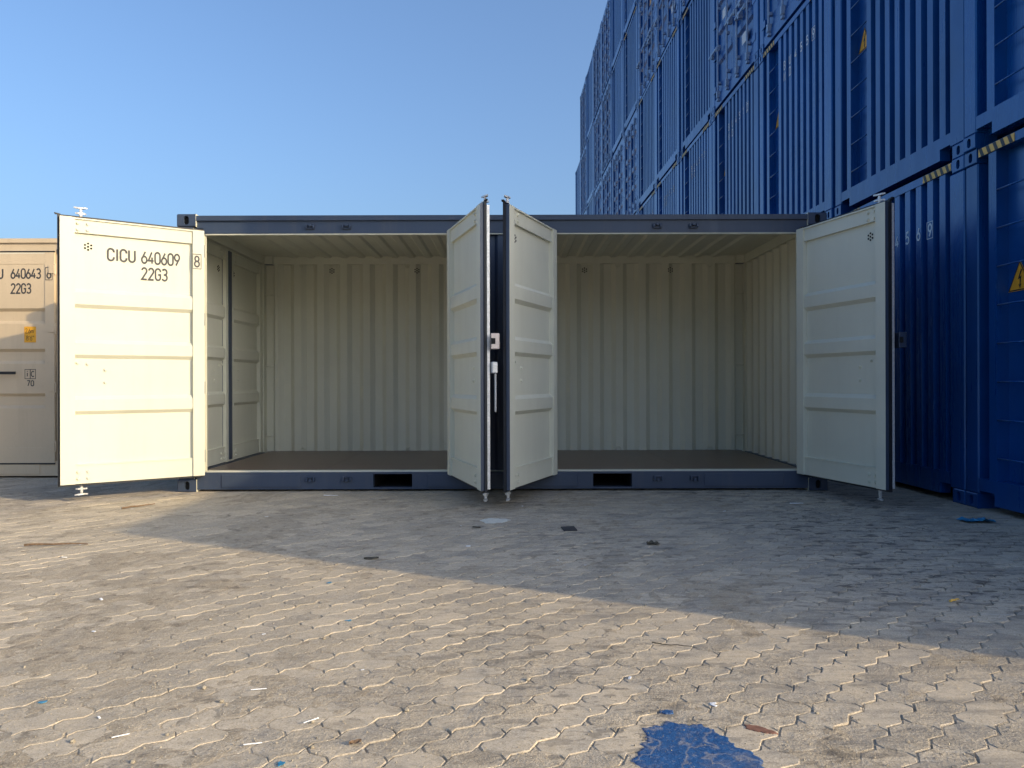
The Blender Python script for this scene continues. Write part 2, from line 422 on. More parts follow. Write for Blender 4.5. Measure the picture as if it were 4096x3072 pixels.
# interlocking zigzag concrete pavers laid at 45 degrees
PL, PW = 0.225, 0.1125
fz = [(0, 0), (1/8, .012), (3/8, -.012), (1/2, 0), (5/8, .012), (7/8, -.012)]
gz = [(0, 0), (1/4, .010), (3/4, -.010)]
base = [(a*PL, d) for a, d in fz]+[(PL+d, b*PW) for b, d in gz]
base += [(a*PL, PW+d) for a, d in [(1, 0)]+fz[:0:-1]]+[(d, b*PW) for b, d in [(1, 0)]+gz[:0:-1]]
base = np.array(base)-np.array([PL/2, PW/2])
def paver_geo(seed):
    r = np.random.default_rng(seed); n = len(base)
    sc = lambda e: base*np.array([1-2*e/PL, 1-2*e/PW])
    wob = (r.random((n, 2))-.5)*0.0022
    out = sc(0.0012)+wob; inn = sc(0.0046)+wob*1.5+(r.random((n, 2))-.5)*0.0016
    z0 = np.full((n, 1), -0.013); z1 = (r.random((n, 1))-.5)*0.0005-0.0002
    mid = sc(0.0022)+wob; zm = np.full((n, 1), -0.0031)+(r.random((n, 1))-.5)*.002
    v = np.concatenate([np.hstack([out, z0]), np.hstack([mid, zm]), np.hstack([inn, z1]), [[0, 0, 0.0]]])
    loops = []; sizes = []
    for k in range(n):
        q = (k+1) % n
        loops += [k, q, n+q, n+k, n+k, n+q, 2*n+q, 2*n+k, 2*n+k, 2*n+q, 3*n]; sizes += [4, 4, 3]
    return v, np.array(loops), np.array(sizes)
variants = [paver_geo(40+i) for i in range(6)]
vmesh = [np_mesh('paver', v, l, s, 'paver') for v, l, s in variants]
c45 = math.sqrt(.5); ANG = R(45.5); ca, sa = math.cos(ANG), math.sin(ANG)
tiles = []
for j in range(-120, 160):
    for i in range(-70, 70):
        u = (i+.5*(j % 2))*PL+PL/2; v = j*PW+PW/2
        x = u*ca-v*sa; y = u*sa+v*ca
        if -8.5 < x < 4.9 and 0.7 < y < 9.6 and (y > 1.2 or abs(x) < 4):
            tiles.append((x, y))
def in_view(x, y): return abs(x) < 0.67*y and 1.99 < y
order = sorted(range(len(tiles)), key=lambda k: (not in_view(*tiles[k]), math.hypot(*tiles[k])))
near = set(order[:300])
PV, PLs, PS, PT = [], [], [], []; base_i = 0
for k, (x, y) in enumerate(tiles):
    vi = random.randrange(6); flip = random.choice((0, 1))
    settle = (vnoise(np.array([x]), np.array([y]), 0.8, 9)[0]-.5)*0.003
    rx, ry = random.gauss(0, .0040), random.gauss(0, .0028); dz = settle+random.gauss(0, .0007)
    rot = Matrix.Rotation(ANG+(math.pi if flip else 0)+random.gauss(0, .006), 4, 'Z') @ Matrix.Rotation(rx, 4, 'X') @ Matrix.Rotation(ry, 4, 'Y')
    mat = Matrix.Translation((x, y, dz)) @ rot
    if k in near:
        o = link('paver', vmesh[vi], ground); o.matrix_local = mat
    else:
        v, l, s = variants[vi]; m3 = np.array(mat.to_3x3())
        PV.append(v @ m3.T+np.array(mat.translation)); PLs.append(l+base_i); PS.append(s)
        PT.append(np.full(len(s), random.random())); base_i += len(v)
pm = np_mesh('paver', np.concatenate(PV), np.concatenate(PLs), np.concatenate(PS), 'paver')
at = pm.attributes.new('tint', 'FLOAT', 'FACE'); at.data.foreach_set('value', np.concatenate(PT).astype(np.float32))
po = link('paver', pm, ground); po['kind'] = 'stuff'

# ================================================================== OPEN-SIDE CONTAINERS (slate one open, beige one shut)
LEN, WID, HGT = 6.058, 2.438, 2.591
LW, LH = 1.158, 2.262                 # door leaf
LZ = 0.162
def casting_mesh(mat, sx, sy, inner=None):
    """corner casting, outer corner at origin, extends to (+sx, +sy, up)"""
    mb = MB(); a, b, h = 0.178*sx, 0.162*sy, 0.118
    x0, x1 = min(0, a), max(0, a); y0, y1 = min(0, b), max(0, b)
    c = 0.008
    fy = 0.0 if sy > 0 else 0.0
    # front (outer y) and side (outer x) faces with slots, other faces plain
    hole_plate(mb, x0+c, x1-c, c, h-c, (x0+x1)/2, h/2, 0.050, 0.082, lambda u, v, d: (u, 0+sy*d, v))
    hole_plate(mb, y0+c, y1-c, c, h-c, (y0+y1)/2, h/2, 0.048, 0.076, lambda u, v, d: (0+sx*d, u, v))
    # remaining faces and chamfer strips
    q = lambda *p: mb.add(p, [tuple(range(len(p)))], 0)
    X0, X1 = sorted((sx*c, a-sx*c)); Y0, Y1 = sorted((sy*c, b-sy*c))
    xo, yo = 0.0, 0.0
    im = 2 if inner else 0
    mb.add([(a, y0, 0), (a, y1, 0), (a, y1, h), (a, y0, h)], [(0, 1, 2, 3)], im); mb.add([(x0, b, 0), (x1, b, 0), (x1, b, h), (x0, b, h)], [(0, 1, 2, 3)], im)
    for z, zc in ((0, c), (h, h-c)):
        q((X0, Y0, z), (X1, Y0, z), (X1, Y1, z), (X0, Y1, z))
        q((X0, yo, zc), (X1, yo, zc), (X1, sy*c, z), (X0, sy*c, z))
        q((xo, Y0, zc), (xo, Y1, zc), (sx*c, Y1, z), (sx*c, Y0, z))
        q((sx*c, yo, zc), (xo, sy*c, zc), (sx*c, sy*c, z))
        q((a, y0, z), (a, y1, z), (a-sx*c, y1, z), (a-sx*c, y0, z))
        q((x0, b, z), (x1, b, z), (x1, b-sy*c, z), (x0, b-sy*c, z))
    q((sx*c, yo, c), (xo, sy*c, c), (xo, sy*c, h-c), (sx*c, yo, h-c))
    q((a-sx*c, yo, c), (a, 0, 0), (a, 0, h), (a-sx*c, yo, h-c)); q((xo, b-sy*c, c), (0, b, 0), (0, b, h), (xo, b-sy*c, h-c))
    return mb.mesh('corner_casting', [mat, 'hole']+([inner] if inner else []))
def corrug(a0, a1, pitch, depth, crest=0.27, slope=0.245, start=0):
    """trapezoid profile [(a, d)] between a0 and a1, d from 0 to depth"""
    n = max(1, round((a1-a0)/pitch)); p = (a1-a0)/n; out = [(a0, 0)]
    for i in range(n):
        o = a0+i*p
        out += [(o+crest*p/2, 0), (o+(crest/2+slope)*p, depth), (o+(1-crest/2-slope)*p, depth), (o+(1-crest/2)*p, 0)]
    out.append((a1, 0)); return out
def ring(r, t, n=12, k=6, arc0=0, arc1=360):
    mb = MB(); pts = [Vector((r*math.cos(R(arc0+(arc1-arc0)*i/n)), 0, r*math.sin(R(arc0+(arc1-arc0)*i/n)))) for i in range(n+1)]
    for i in range(n): mb.tube(pts[i], pts[i+1], t, k)
    return mb

BOLT = MB()
for (r0, z0), (r1, z1) in (((.016, 0), (.016, .006)), ((.011, .006), (.010, .014))):
    BOLT.tube((0, z0, 0), (0, z1, 0), r0, 8, 0, r1)
bolt_mesh = {k: BOLT.mesh('bolt', k) for k in ('cream', 'galv')}
def cam_mesh():
    """anvil-shaped rod end: neck, wide hooked plate, cross lug"""
    mb = MB()
    mb.tube((0, 0, -.03), (0, 0, .030), .016, 10)
    mb.prism([(-.052, .0), (-.030, -.016), (.030, -.016), (.052, .0), (.030, .016), (-.030, .016)], .030, .042, lambda a, b, c: (a*math.cos(.4)-b*math.sin(.4), a*math.sin(.4)+b*math.cos(.4), c))
    mb.tube((0, 0, .042), (0, 0, .072), .017, 10, 0, .012)
    mb.prism([(-.060, -.006), (-.020, -.020), (.036, -.014), (.062, .010), (.020, .018), (-.036, .014)], .072, .083, lambda a, b, c: (a, b, c+0.10*abs(a)))
    mb.v = [(x*.85, y*.85, z*1.05) for x, y, z in mb.v]
    return mb.mesh('rod_cam', 'galv')
CAM_ME = cam_mesh()
def vent_mesh(r=0.0085, sp=0.027):
    mb = MB(); pts = [(0, 0)]+[(sp*math.cos(R(60*i+30)), sp*math.sin(R(60*i+30))) for i in range(6)]
    for a, b in pts: mb.tube((a, 0, b), (a, .003, b), r, 10)
    return mb.mesh('vent', 'hole')
VENT = vent_mesh()

leaf_cache = {}
def leaf_meshes(out, inn, hand, w, h):
    key = (out, inn, hand, w, h)
    if key in leaf_cache: return leaf_cache[key]
    mats = [out, inn]; d = {}
    def fin(mb, name, mm=mats, smooth=False):
        mb.mirror = 0 if hand == 'R' else None
        d[name] = mb.mesh(name, mm, smooth)
    # skin: panel pressed with three horizontal ribs that stand towards the inside
    p = MB(); prof = [(0.0, .010)]
    k = h/2.262
    for zt, zb in ((.60, .765), (1.035, 1.195), (1.515, 1.675)):
        a, b = h-zb*k, h-zt*k
        prof = prof
    ribs = sorted([(h-zb*k, h-zt*k) for zt, zb in ((.60, .765), (1.035, 1.195), (1.515, 1.675))])
    for a, b in ribs: prof += [(a, .010), (a+.032, .042), (b-.032, .042), (b, .010)]
    prof.append((h, .010))
    x0, x1 = .098, w-.108
    p.sheet([(q, z) for z, q in prof], (x0, x1), lambda q, z, x: (x, q, z), 1, 0, .004, (0, -1, 0))
    # ends of the ribs slope down towards the stiles
    for a, b in ribs:
        for xe, s in ((x0, 1), (x1, -1)):
            p.add([(xe-s*.001, .012, a), (xe-s*.001, .012, b), (xe+s*.03, .0425, b-.032), (xe+s*.03, .0425, a+.032), (xe, .0422, a+.032), (xe, .0422, b-.032)], [(2, 3, 4, 5)], 1)
    fin(p, 'panel')
    s = MB()
    ip = {'+y': 1}
    s.box(0, .10, 0, .052, 0, h, 0, {'+y': 1, '+x': 1})
    s.box(w-.11, w, .016, .052, 0, h, 0, {'+y': 1, '-x': 1})
    s.box(w-.11, w-.004, 0, .016, 0, h, 0)
    fin(s, 'side_door')
    t = MB()
    t.box(.1, w-.11, .002, .036, h-.125, h, 0, {'+y': 1, '-z': 1})
    t.box(.1, w-.11, .002, .050, h-.014, h-.002, 1)
    fin(t, 'top_rail')
    b = MB()
    b.box(.1, w-.11, .002, .034, 0, .165, 0, {'+y': 1, '+z': 1})
    b.box(.1, w-.11, .034, .040, .155, .165, 1)
    fin(b, 'bottom_rail')
    g = MB()
    g.box(.0, w+.014, .002, .022, h+.0005, h+.016, 0); g.box(.0, w+.014, .002, .022, -.016, -.0005, 0)
    g.box(w+.0005, w+.014, .002, .022, -.0005, h+.0005, 0)
    g.prism([(w-.01, h+.016), (w+.030, h+.016), (w+.036, h+.030), (w-.008, h+.022)], -.002, .020, lambda a, b, c: (a, c, b))
    fin(g, 'gasket', ['rubber'])
    st = MB(); st.box(w-.004, w+.012, -.022, .000, .012, h-.012, 0)
    for i in range(15): st.tube((w+.012, -.011, .06+i*(h-.12)/14), (w+.016, -.011, .06+i*(h-.12)/14), .006, 8)
    fin(st, 'gasket_strip', ['galv'])
    # outside: lock rod with guides and handle
    r = MB(); xr = w-.165
    r.tube((xr, -.034, -.02), (xr, -.034, h+.02), .0165, 10)
    fin(r, 'lock_rod', ['rod'])
    gd = MB()
    gd.box(xr-.035, xr+.035, -.054, -.001, -.03, .03, 0)
    fin(gd, 'rod_guide', [out])
    hd = MB(); hz = h*.4275
    hd.cbox(xr-.62, xr+.02, -.075, -.060, hz-.015, hz+.015, .004)
    hd.cbox(xr-.03, xr+.03, -.062, -.052, hz-.028, hz+.028, .004)
    fin(hd, 'handle', ['galv' if out != 'beige' else 'black'])
    hg = MB()
    hg.tube((-.004, .010, 0), (-.004, .010, .115), .011, 10); hg.box(-.003, .055, -.010, -.0005, .015, .10, 0)
    fin(hg, 'hinge', [out])
    # lock box overhanging the free edge (right-hand leaf of each pair)
    lb = MB(); z = 1.115
    lb.cbox(w-.14, w+.072, -.085, -.073, z, z+.122, .004); lb.cbox(w+.064, w+.076, -.078, -.014, z, z+.122, .003)
    lb.box(w-.14, w-.128, -.080, -.022, z, z+.122, 0)
    fin(lb, 'lock_box', ['lit_pink_plate']); fin(lb, 'lock_box_door_tone', [out])  # pinkish copy carries painted light; on the slate doors the other carries painted shade
    sl = MB(); sl.box(w+.0762, w+.0775, -.048, -.013, z+.038, z+.084, 0)
    fin(sl, 'lock_slot', ['hole'])
    ph = MB(); z = .97
    ph.cbox(w-.05, w+.052, -.075, -.030, z-.045, z+.045, .006); ph.tube((w+.052, -.052, z+.012), (w+.056, -.052, z+.012), .016, 12)
    ph.cbox(w+.004, w+.035, -.070, -.058, z-.35, z-.045, .005)
    fin(ph, 'lock_handle', ['galv'])
    leaf_cache[key] = d; return d

def make_leaf(parent, hand, xh, z, angle, out, inn='cream', w=LW, h=LH, y=0.0, detail=True, name='side_door', rz0=0.0):
    d = leaf_meshes(out, inn, hand, w, h); sg = 1 if hand == 'L' else -1
    leaf = link(name, d['side_door'], parent, (xh, y, z), (0, 0, rz0+angle))
    for k in ('panel', 'top_rail', 'bottom_rail', 'gasket', 'lock_rod')+(('gasket_strip',) if hand == 'R' else ()):
        link(k, d[k], leaf)
    for z_ in (.10, h*.30, h*.62, h-.10): link('rod_guide', d['rod_guide'], leaf, (0, 0, z_))
    if detail:
        for e, zz, fl in ((0, h+.012, 0), (1, -.012, math.pi)):
            link('rod_cam', CAM_ME, leaf, (sg*(w-.165), -.034, zz), (fl, 0, sg*(.3 if e else -.2)))
    for i in range(4): link('hinge', d['hinge'], leaf, (0, 0, .12+i*(h-.36)/3))
    # dome nuts on the inside
    xs = w-.135; spots = []
    for zz in (h-.045, h-.10): spots += [(xs, .036, zz), (xs-.075, .036, zz)]
    for zz in (.045, .10): spots += [(xs, .034, zz), (xs-.075, .034, zz)]
    spots += [(xs, .010, h*.455), (xs-.075, .010, h*.452), (xs-.21, .010, h*.43), (xs-.21, .010, h*.382)]
    for a, b, c in spots: link('bolt', bolt_mesh['cream'], leaf, (sg*a, b, c))
    link('vent', VENT, leaf, (sg*(w-.215), .0105, h-.235))
    return leaf

def open_side_container(name, loc, out, angles, main=True):
    root = empty(name, loc); I = 1; hx = LEN/2
    mats = [out, 'cream']
    # castings
    for sx in (1, -1):
        for sy in (1, -1):
            me = casting_mesh(out, sx, sy, 'cream')
            for z in (0, HGT-.118):
                link('corner_casting', me, root, (-sx*hx, 0 if sy > 0 else WID, z))
    # corner posts
    for sx in (-1, 1):
        x0, x1 = sorted((sx*(hx-.010), sx*(hx-.150)))
        MB().box(x0, x1, .012, .075, .118, HGT-.118, 0, {'+y': 1, '-x' if sx > 0 else '+x': 1}).build('corner_post', mats, root)
        xa, xb = sorted((sx*(hx-.150), sx*2.792))
        MB().box(xa, xb, .030, .070, .118, HGT-.13, 0, {'+y': 1, '-x' if sx > 0 else '+x': 1}).build('door_post', mats, root)
        xa, xb = sorted((sx*2.792, sx*2.775))
        MB().box(xa, xb, .048, .066, .185, 2.412, 1).build('post_edge', mats, root)
        x0, x1 = sorted((sx*(hx-.010), sx*(hx-.075)))
        MB().box(x0, x1, WID-.165, WID-.012, .118, HGT-.118, 0, {'-y': 1, '-x' if sx > 0 else '+x': 1}).build('corner_post', mats, root)
    # front top rail: lip over a set-back face
    mb = MB(); a = hx-.178
    mb.box(-a, a, .006, .10, 2.530, 2.576, 0); mb.box(-a, a, .030, .075, 2.412, 2.530, 0, {'+y': 1})
    mb.build('top_rail', mats, root)
    MB().box(-2.775, 2.775, .034, .074, 2.4005, 2.411, 1).build('header_strip', mats, root)
    # front bottom rail with two fork pockets
    mb = MB(); pk = [(-1.206, -.844), (.844, 1.206)]; y0, y1 = .014, .095
    xs = [-a, pk[0][0], pk[0][1], pk[1][0], pk[1][1], a]
    for i in (0, 2, 4): mb.box(xs[i], xs[i+1], y0, y1, .022, .180, 0)
    for p0, p1 in pk: mb.box(p0, p1, y0, y1, .022, .038, 0); mb.box(p0, p1, y0, y1, .163, .180, 0)
    mb.build('bottom_rail', mats, root)
    for p0, p1 in pk:
        mb = MB(); mb.box(p0-.012, p1+.012, y1, 2.33, .024, .030, 0); mb.box(p0-.012, p1+.012, y1, 2.33, .158, .162, 0)
        mb.box(p0-.012, p0-.002, y1, 2.33, .030, .158, 0); mb.box(p1+.002, p1+.012, y1, 2.33, .030, .158, 0); mb.box(p0-.012, p1+.012, 2.33, 2.335, .024, .162, 0)
        mb.build('fork_pocket', 'hole', root)
    for p0, p1 in ((-2.62, -1.88), (-.70, .70), (1.88, 2.62)):
        MB().cbox(p0, p1, .006, .016, .040, .158, .003).build('rail_plate', mats, root)
    MB().box(-2.775, 2.775, .040, .115, .1805, .192, 1).build('door_sill', mats, root)
    # keepers for the rod cams
    kp = MB()
    kp.cbox(-.042, .042, -.020, .0, -.020, -.012, .002); kp.cbox(-.042, -.026, -.034, .0, -.012, .022, .003)
    kp.cbox(.024, .042, -.034, .0, -.012, .022, .003); kp.cbox(-.012, .014, -.030, .0, .004, .026, .003)
    km = kp.mesh('rod_keeper', out)
    for x in (-1.79, -1.45, 1.45, 1.79):
        link('rod_keeper', km, root, (x, .0295, 2.470)); link('rod_keeper', km, root, (x, .0135, .120), (0, math.pi, 0))
    # centre panel between the two openings
    mb = MB(); prof = corrug(-.40, .40, .20, .03, .4, .15)
    mb.sheet([(x, .055+q) for x, q in prof], (.1805, 2.4115), lambda x, y, z: (x, y, z), 0, 1, .004, (0, 1, 0))
    mb.build('centre_panel', mats, root)
    for s in (-1, 1):
        xa, xb = sorted((s*.40, s*.458)); MB().box(xa, xb, .028, .10, .1805, 2.4115, 0, {'+y': 1, '+x' if s > 0 else '-x': 1}).build('centre_post', mats, root)
    # floor sheets
    n = 5; fw = 5.78/n
    for i in range(n):
        MB().box(-2.89+i*fw+.0015, -2.89+(i+1)*fw-.0015, .118, 2.355, .163, .172, 0).build('floor_board', 'floor', root)
    # back wall: corrugated sheet, cream inside, with rails
    mb = MB(); prof = [(-2.955, .048), (-2.86, .048)]+corrug(-2.84, 2.84, .278, .052, .30, .19)+[(2.86, .048), (2.955, .048)]
    mb.sheet([(x, 2.338+q) for x, q in prof], (.165, 2.49), lambda x, y, z: (x, y, z), 1, 0, .004, (0, 1, 0))
    mb.build('back_wall', mats, root)
    MB().box(-a, a, 2.335, 2.426, 2.478, 2.576, 0, {'-y': 1, '-z': 1}).build('back_top_rail', mats, root)
    MB().box(-a, a, 2.394, 2.426, .022, .163, 0).build('back_bottom_rail', mats, root)
    # roof
    mb = MB(); prof = [(-2.95, 0), (-2.70, 0)]+corrug(-2.70, 2.70, .209, -.020, .45, .12)+[(2.70, 0), (2.95, 0)]
    mb.sheet([(x, 2.572+q) for x, q in prof], (.10, 2.336), lambda x, z, y: (x, y, z), 1, 0, .004, (0, 0, 1))
    mb.build('roof', mats, root)
    # right end: corrugated wall; rails
    mb = MB(); prof = corrug(.12, 2.275, .24, .045, .3, .2)
    mb.sheet([(y, hx-.062+q) for y, q in prof], (.165, 2.49), lambda y, x, z: (x, y, z), 1, 0, .004, (1, 0, 0))
    mb.build('end_wall', mats, root)
    for sx in (-1, 1):
        x0, x1 = sorted((sx*(hx-.012), sx*(hx-.085)))
        MB().box(x0, x1, .162, WID-.162, 2.470, 2.574, 0, {'-x' if sx > 0 else '+x': 1, '-z': 1}).build('end_top_rail', mats, root)
        MB().box(x0, x1, .162, WID-.162, .022, .162, 0).build('end_bottom_rail', mats, root)
    # left end: pair of shut doors
    ew = 1.098; eh = 2.29
    make_leaf(root, 'L', -hx+.012, .170, 0, out, 'cream', ew, eh, WID-.165, False, 'end_door', R(-90))
    ed = make_leaf(root, 'R', -hx+.012, .170, 0, out, 'cream', ew, eh, .073, False, 'end_door', R(-90))
    MB().box(-ew-.045, -ew+.045, .0525, .060, .02, eh-.02, 0).build('meeting_bar', ['slate'], ed)
    # lashing rings and bars, vents
    rg = ring(.030, .006, 12, 6, -20, 200); rm = rg.mesh('lashing_ring', 'cream', True)
    for x in (-2.50, -1.20, 1.40, 2.53):
        link('lashing_ring', rm, root, (x, 2.332, .185)); link('lashing_ring', rm, root, (x, 2.330, 2.462), (math.pi, 0, 0))
    for x in (-2.13, -1.08, .99, 2.05): link('vent', VENT, root, (x, 2.3362, 2.395))
    bm_ = MB(); bm_.tube((-.05, 0, 0), (.05, 0, 0), .006, 8); bme = bm_.mesh('lashing_bar', 'cream', True)
    for s in (-1, 1):
        for z in (.36, 1.22, 2.10): link('lashing_bar', bme, root, (s*2.905, 2.335, z))
    # side doors
    leaves = []
    for hand, xh, ang in (('L', -2.785, angles[0]), ('R', -.462, angles[1]), ('L', .462, angles[2]), ('R', 2.785, angles[3])):
        lf = make_leaf(root, hand, xh, LZ, R(ang), out); leaves.append(lf)
        d = leaf_meshes(out, 'cream', hand, LW, LH)
        if hand == 'R':
            pale = xh < 0 and out == 'slate'  # centre-left slate leaf gets the painted lit look, far right one the shaded tone
            link('lock_box', d['lock_box' if pale else 'lock_box_door_tone'], lf); link('lock_slot', d['lock_slot'], lf)
            if pale: link('lock_handle', d['lock_handle'], lf)
        if out == 'beige': link('handle', d['handle'], lf)
    return root, leaves

slate, leaves = open_side_container('open_side_container', (-0.09, 7.15, 0), 'slate', (-144.3, 107.8, -112.2, 104.0))
tag(slate, 'slate grey shipping container with four side doors swung open onto a cream interior', 'container')
l1 = leaves[0]; tag(l1, 'sunlit cream inner face lettered CICU 640609 8')
lettering('CICU', .102, (.792, .0125, 1.925), (-1, 0, 0), (0, 0, 1), l1, 'ink', .22, xs=.92)
lettering('640609', .102, (.522, .0125, 1.925), (-1, 0, 0), (0, 0, 1), l1, 'ink', .17, xs=.80)
lettering('22G3', .102, (.522, .0125, 1.780), (-1, 0, 0), (0, 0, 1), l1, 'ink', .19, xs=.80)
lettering('8', .095, (.085, .0535, 1.925), (-1, 0, 0), (0, 0, 1), l1, 'ink', .17, box=True, xs=.85)

beige, bl = open_side_container('closed_side_container', (-7.70, 8.25, 0.0), 'beige', (0, 0, 0, 0), False)
tag(beige, 'beige shipping container lettered 640643 with its doors shut', 'container')
b4 = bl[3]                                    # closed right-hand leaf, outer face y=0, hinge on the right
# outer print, local x runs to the left as negative
lettering('640643', .100, (-.465, 0.0045, 1.985), (1, 0, 0), (0, 0, 1), b4, 'ink', .17, xs=.82)
lettering('CICU', .100, (-.765, 0.0045, 1.985), (1, 0, 0), (0, 0, 1), b4, 'ink', .22, xs=.92)
lettering('22G3', .100, (-.465, 0.0045, 1.825), (1, 0, 0), (0, 0, 1), b4, 'ink', .19, xs=.82)
lettering('6', .095, (-.075, -.002, 1.985), (1, 0, 0), (0, 0, 1), b4, 'ink', .17, box=True, xs=.85)
st = MB().box(-.325, -.200, .0030, .0058, 1.295, 1.465, 0).build('height_sticker', 'yellow', b4)
lettering('2,6m', .048, (-.312, .0020, 1.395), (1, 0, 0), (0, 0, 1), b4, 'black', .15, th=.05, xs=.80)
lettering("8'6\"", .048, (-.302, .0020, 1.318), (1, 0, 0), (0, 0, 1), b4, 'black', .2, th=.05, xs=.85)
mb = MB(); e = .055
for x0 in (-.320, -.262):
    ribbon(mb, [(x0, .905), (x0+.056, .905), (x0+.056, 1.005), (x0, 1.005), (x0, .905)], .003, lambda a, b: (a, .005, b))
mb.build('emblem', 'ink', b4)
lettering('i', .062, (-.298, .0045, .930), (1, 0, 0), (0, 0, 1), b4, 'ink', th=.08)
lettering('c', .090, (-.252, .0045, .928), (1, 0, 0), (0, 0, 1), b4, 'ink', th=.06, xs=.8)
lettering('70', .056, (-.296, .0045, .828), (1, 0, 0), (0, 0, 1), b4, 'ink', .25, th=.09)

# ================================================================== BLUE CONTAINER STACK (ends face the yard)
BW, BH, BL = 2.438, 2.87, 12.19
SK = 0.0157                                    # the row runs very slightly towards the left
def wall_x(y): return 3.80-SK*y
PITCH = 2.48
blue_meshes = {}
def bm(name, mb, mats, smooth=False):
    blue_meshes[name] = mb.mesh(name, mats, smooth); return blue_meshes[name]
for B in ('blue', 'blue2'):
    # end frame: castings use the same maker (outer corner at origin)
    for sy in (1, -1): blue_meshes[B, 'cast', sy] = casting_mesh(B, 1, sy)
    blue_meshes[B, 'post', 0] = MB().cbox(.006, .12, 0.006, .212, .118, BH-.118, .010).mesh('corner_post', B)
    blue_meshes[B, 'post', 1] = MB().cbox(.006, .12, BW-.165, BW-.006, .118, BH-.118, .010).mesh('corner_post', B)
    blue_meshes[B, 'top'] = MB().box(.010, .11, .162, BW-.162, BH-.082, BH-.014, 0).mesh('top_rail', B)
    mb = MB(); mb.box(.008, .10, .162, BW-.162, .145, .245, 0); mb.box(.008, .10, .36, BW-.36, .050, .145, 0)
    blue_meshes[B, 'bottom'] = mb.mesh('bottom_rail', B)
    # corrugated end with ladder bay
    mb = MB(); y0 = .212; prof = [(y0, .112)]; n = 8; p = (1.718-y0)/n
    for i in range(n):
        o = y0+i*p
        prof += [(o+.056, .112), (o+.076, .016), (o+.164, .016), (o+p-.004, .112)]
    prof += [(1.702, .112), (1.708, .105), (2.050, .105), (2.060, .016), (2.152, .016), (2.170, .118), (2.273, .118)]
    mb.sheet([(x, y) for y, x in prof], (.245, BH-.082), lambda x, y, z: (x, y, z), 0, 0, .003, (1, 0, 0))
    blue_meshes[B, 'end'] = mb.mesh('end_panel', B)
    mb = MB(); mb.tube((.022, 1.715, 0), (.022, 2.055, 0), .0075, 6); blue_meshes[B, 'rung'] = mb.mesh('ladder_rung', B, True)
    # long sides, roof, underframe
    for k, (yy, s) in enumerate(((.045, -1), (BW-.045, 1))):
        mb = MB(); prof = corrug(.12, BL-.10, .278, .036, .26, .245)
        mb.sheet([(x, yy+s*(.036-q)) for x, q in prof], (.16, BH-.07), lambda x, y, z: (x, y, z), 0, 0, .003, (0, -s, 0))
        mb.box(.178, BL-.178, min(yy, yy+s*.035), max(yy, yy+s*.035), .050, .158, 0); mb.box(.178, BL-.178, min(yy, yy+s*.035), max(yy, yy+s*.035), BH-.072, BH-.012, 0)
        blue_meshes[B, 'side', k] = mb.mesh('side_wall', B)
    blue_meshes[B, 'roof'] = MB().box(.11, BL-.02, .045, BW-.045, BH-.060, BH-.030, 0).mesh('roof', B)
    blue_meshes[B, 'under'] = MB().box(.11, BL-.02, .045, BW-.045, .10, .16, 0).mesh('underframe', B)
    blue_meshes[B, 'far'] = MB().box(BL-.10, BL-.02, .06, BW-.06, .16, BH-.06, 0).mesh('far_end', B)
    # door end
    dw = (BW-.34)/2
    for k in (0, 1):
        mb = MB(); a = .170+k*dw+.006; b = a+dw-.012; prof = [(.225, .035), (.40, .035)]
        for z0 in (.42, .93, 1.44, 1.95): prof += [(z0, .035), (z0+.04, .070), (z0+.36, .070), (z0+.40, .035)]
        prof += [(2.62, .035)]
        mb.sheet([(x, z) for z, x in prof], (a+.06, b-.06), lambda x, z, y: (x, y, z), 0, 0, .004, (1, 0, 0))
        mb.box(.026, .075, a, a+.06, .225, 2.62, 0); mb.box(.026, .075, b-.06, b, .225, 2.62, 0)
        mb.box(.0265, .074, a+.06, b-.06, .222, .30, 0); mb.box(.0265, .074, a+.06, b-.06, 2.54, 2.618, 0)
        blue_meshes[B, 'door', k] = mb.mesh('door', B)
        mb = MB(); hy = a if k == 0 else b
        mb.box(.000, .028, hy-.07, hy+.07, -.05, .05, 0)
        blue_meshes[B, 'hinge', k] = mb.mesh('hinge', B)
    mb = MB(); mb.box(.012, .11, .165, BW-.165, 2.635, BH-.014, 0); blue_meshes[B, 'header'] = mb.mesh('door_header', B)
    mb = MB(); mb.box(.012, .11, .165, BW-.165, .050, .205, 0); blue_meshes[B, 'sill'] = mb.mesh('door_sill', B)
mb = MB(); mb.tube((-.012, 0, .16), (-.012, 0, 2.70), .0175, 8)
for z in (.42, 1.05, 1.70, 2.35): mb.box(-.016, .034, -.032, .032, z-.022, z+.022, 0)
for z in (.225, 2.56): mb.box(-.034, .022, -.028, .028, z-.055, z+.055, 0)
mb.box(-.026, .020, -.035, .035, .115, .150, 0)
blue_meshes['rod'] = mb.mesh('lock_rod', 'rod')
mb = MB(); mb.cbox(-.050, -.034, 0, .46, -.018, .018, .004); mb.cbox(-.040, .03, -.02, .05, -.04, .04, .004); mb.cbox(-.046, .03, .26, .33, -.06, .05, .004)
blue_meshes['handle'] = mb.mesh('handle', 'rod')
mb = MB(); mb.box(.0335, .036, 0, .30, 0, .16, 0); blue_meshes['plate'] = mb.mesh('data_plate', 'white_ink')
# hazard stripes: yellow band with slanting black bars at both ends of the top rail
HZ_L = .425
blue_meshes['hazY'] = MB().box(.006, .0095, 0, HZ_L, BH-.080, BH-.018, 0).mesh('hazard_band', 'haz_yellow')
mbK = MB(); w_ = HZ_L/5*.45
mbK.add([(.0050, 0, BH-.080), (.0050, w_, BH-.080), (.0050, w_+.030, BH-.018), (.0050, .030, BH-.018)], [(0, 1, 2, 3)])
blue_meshes['hazK'] = mbK.mesh('hazard_stripe', 'black')
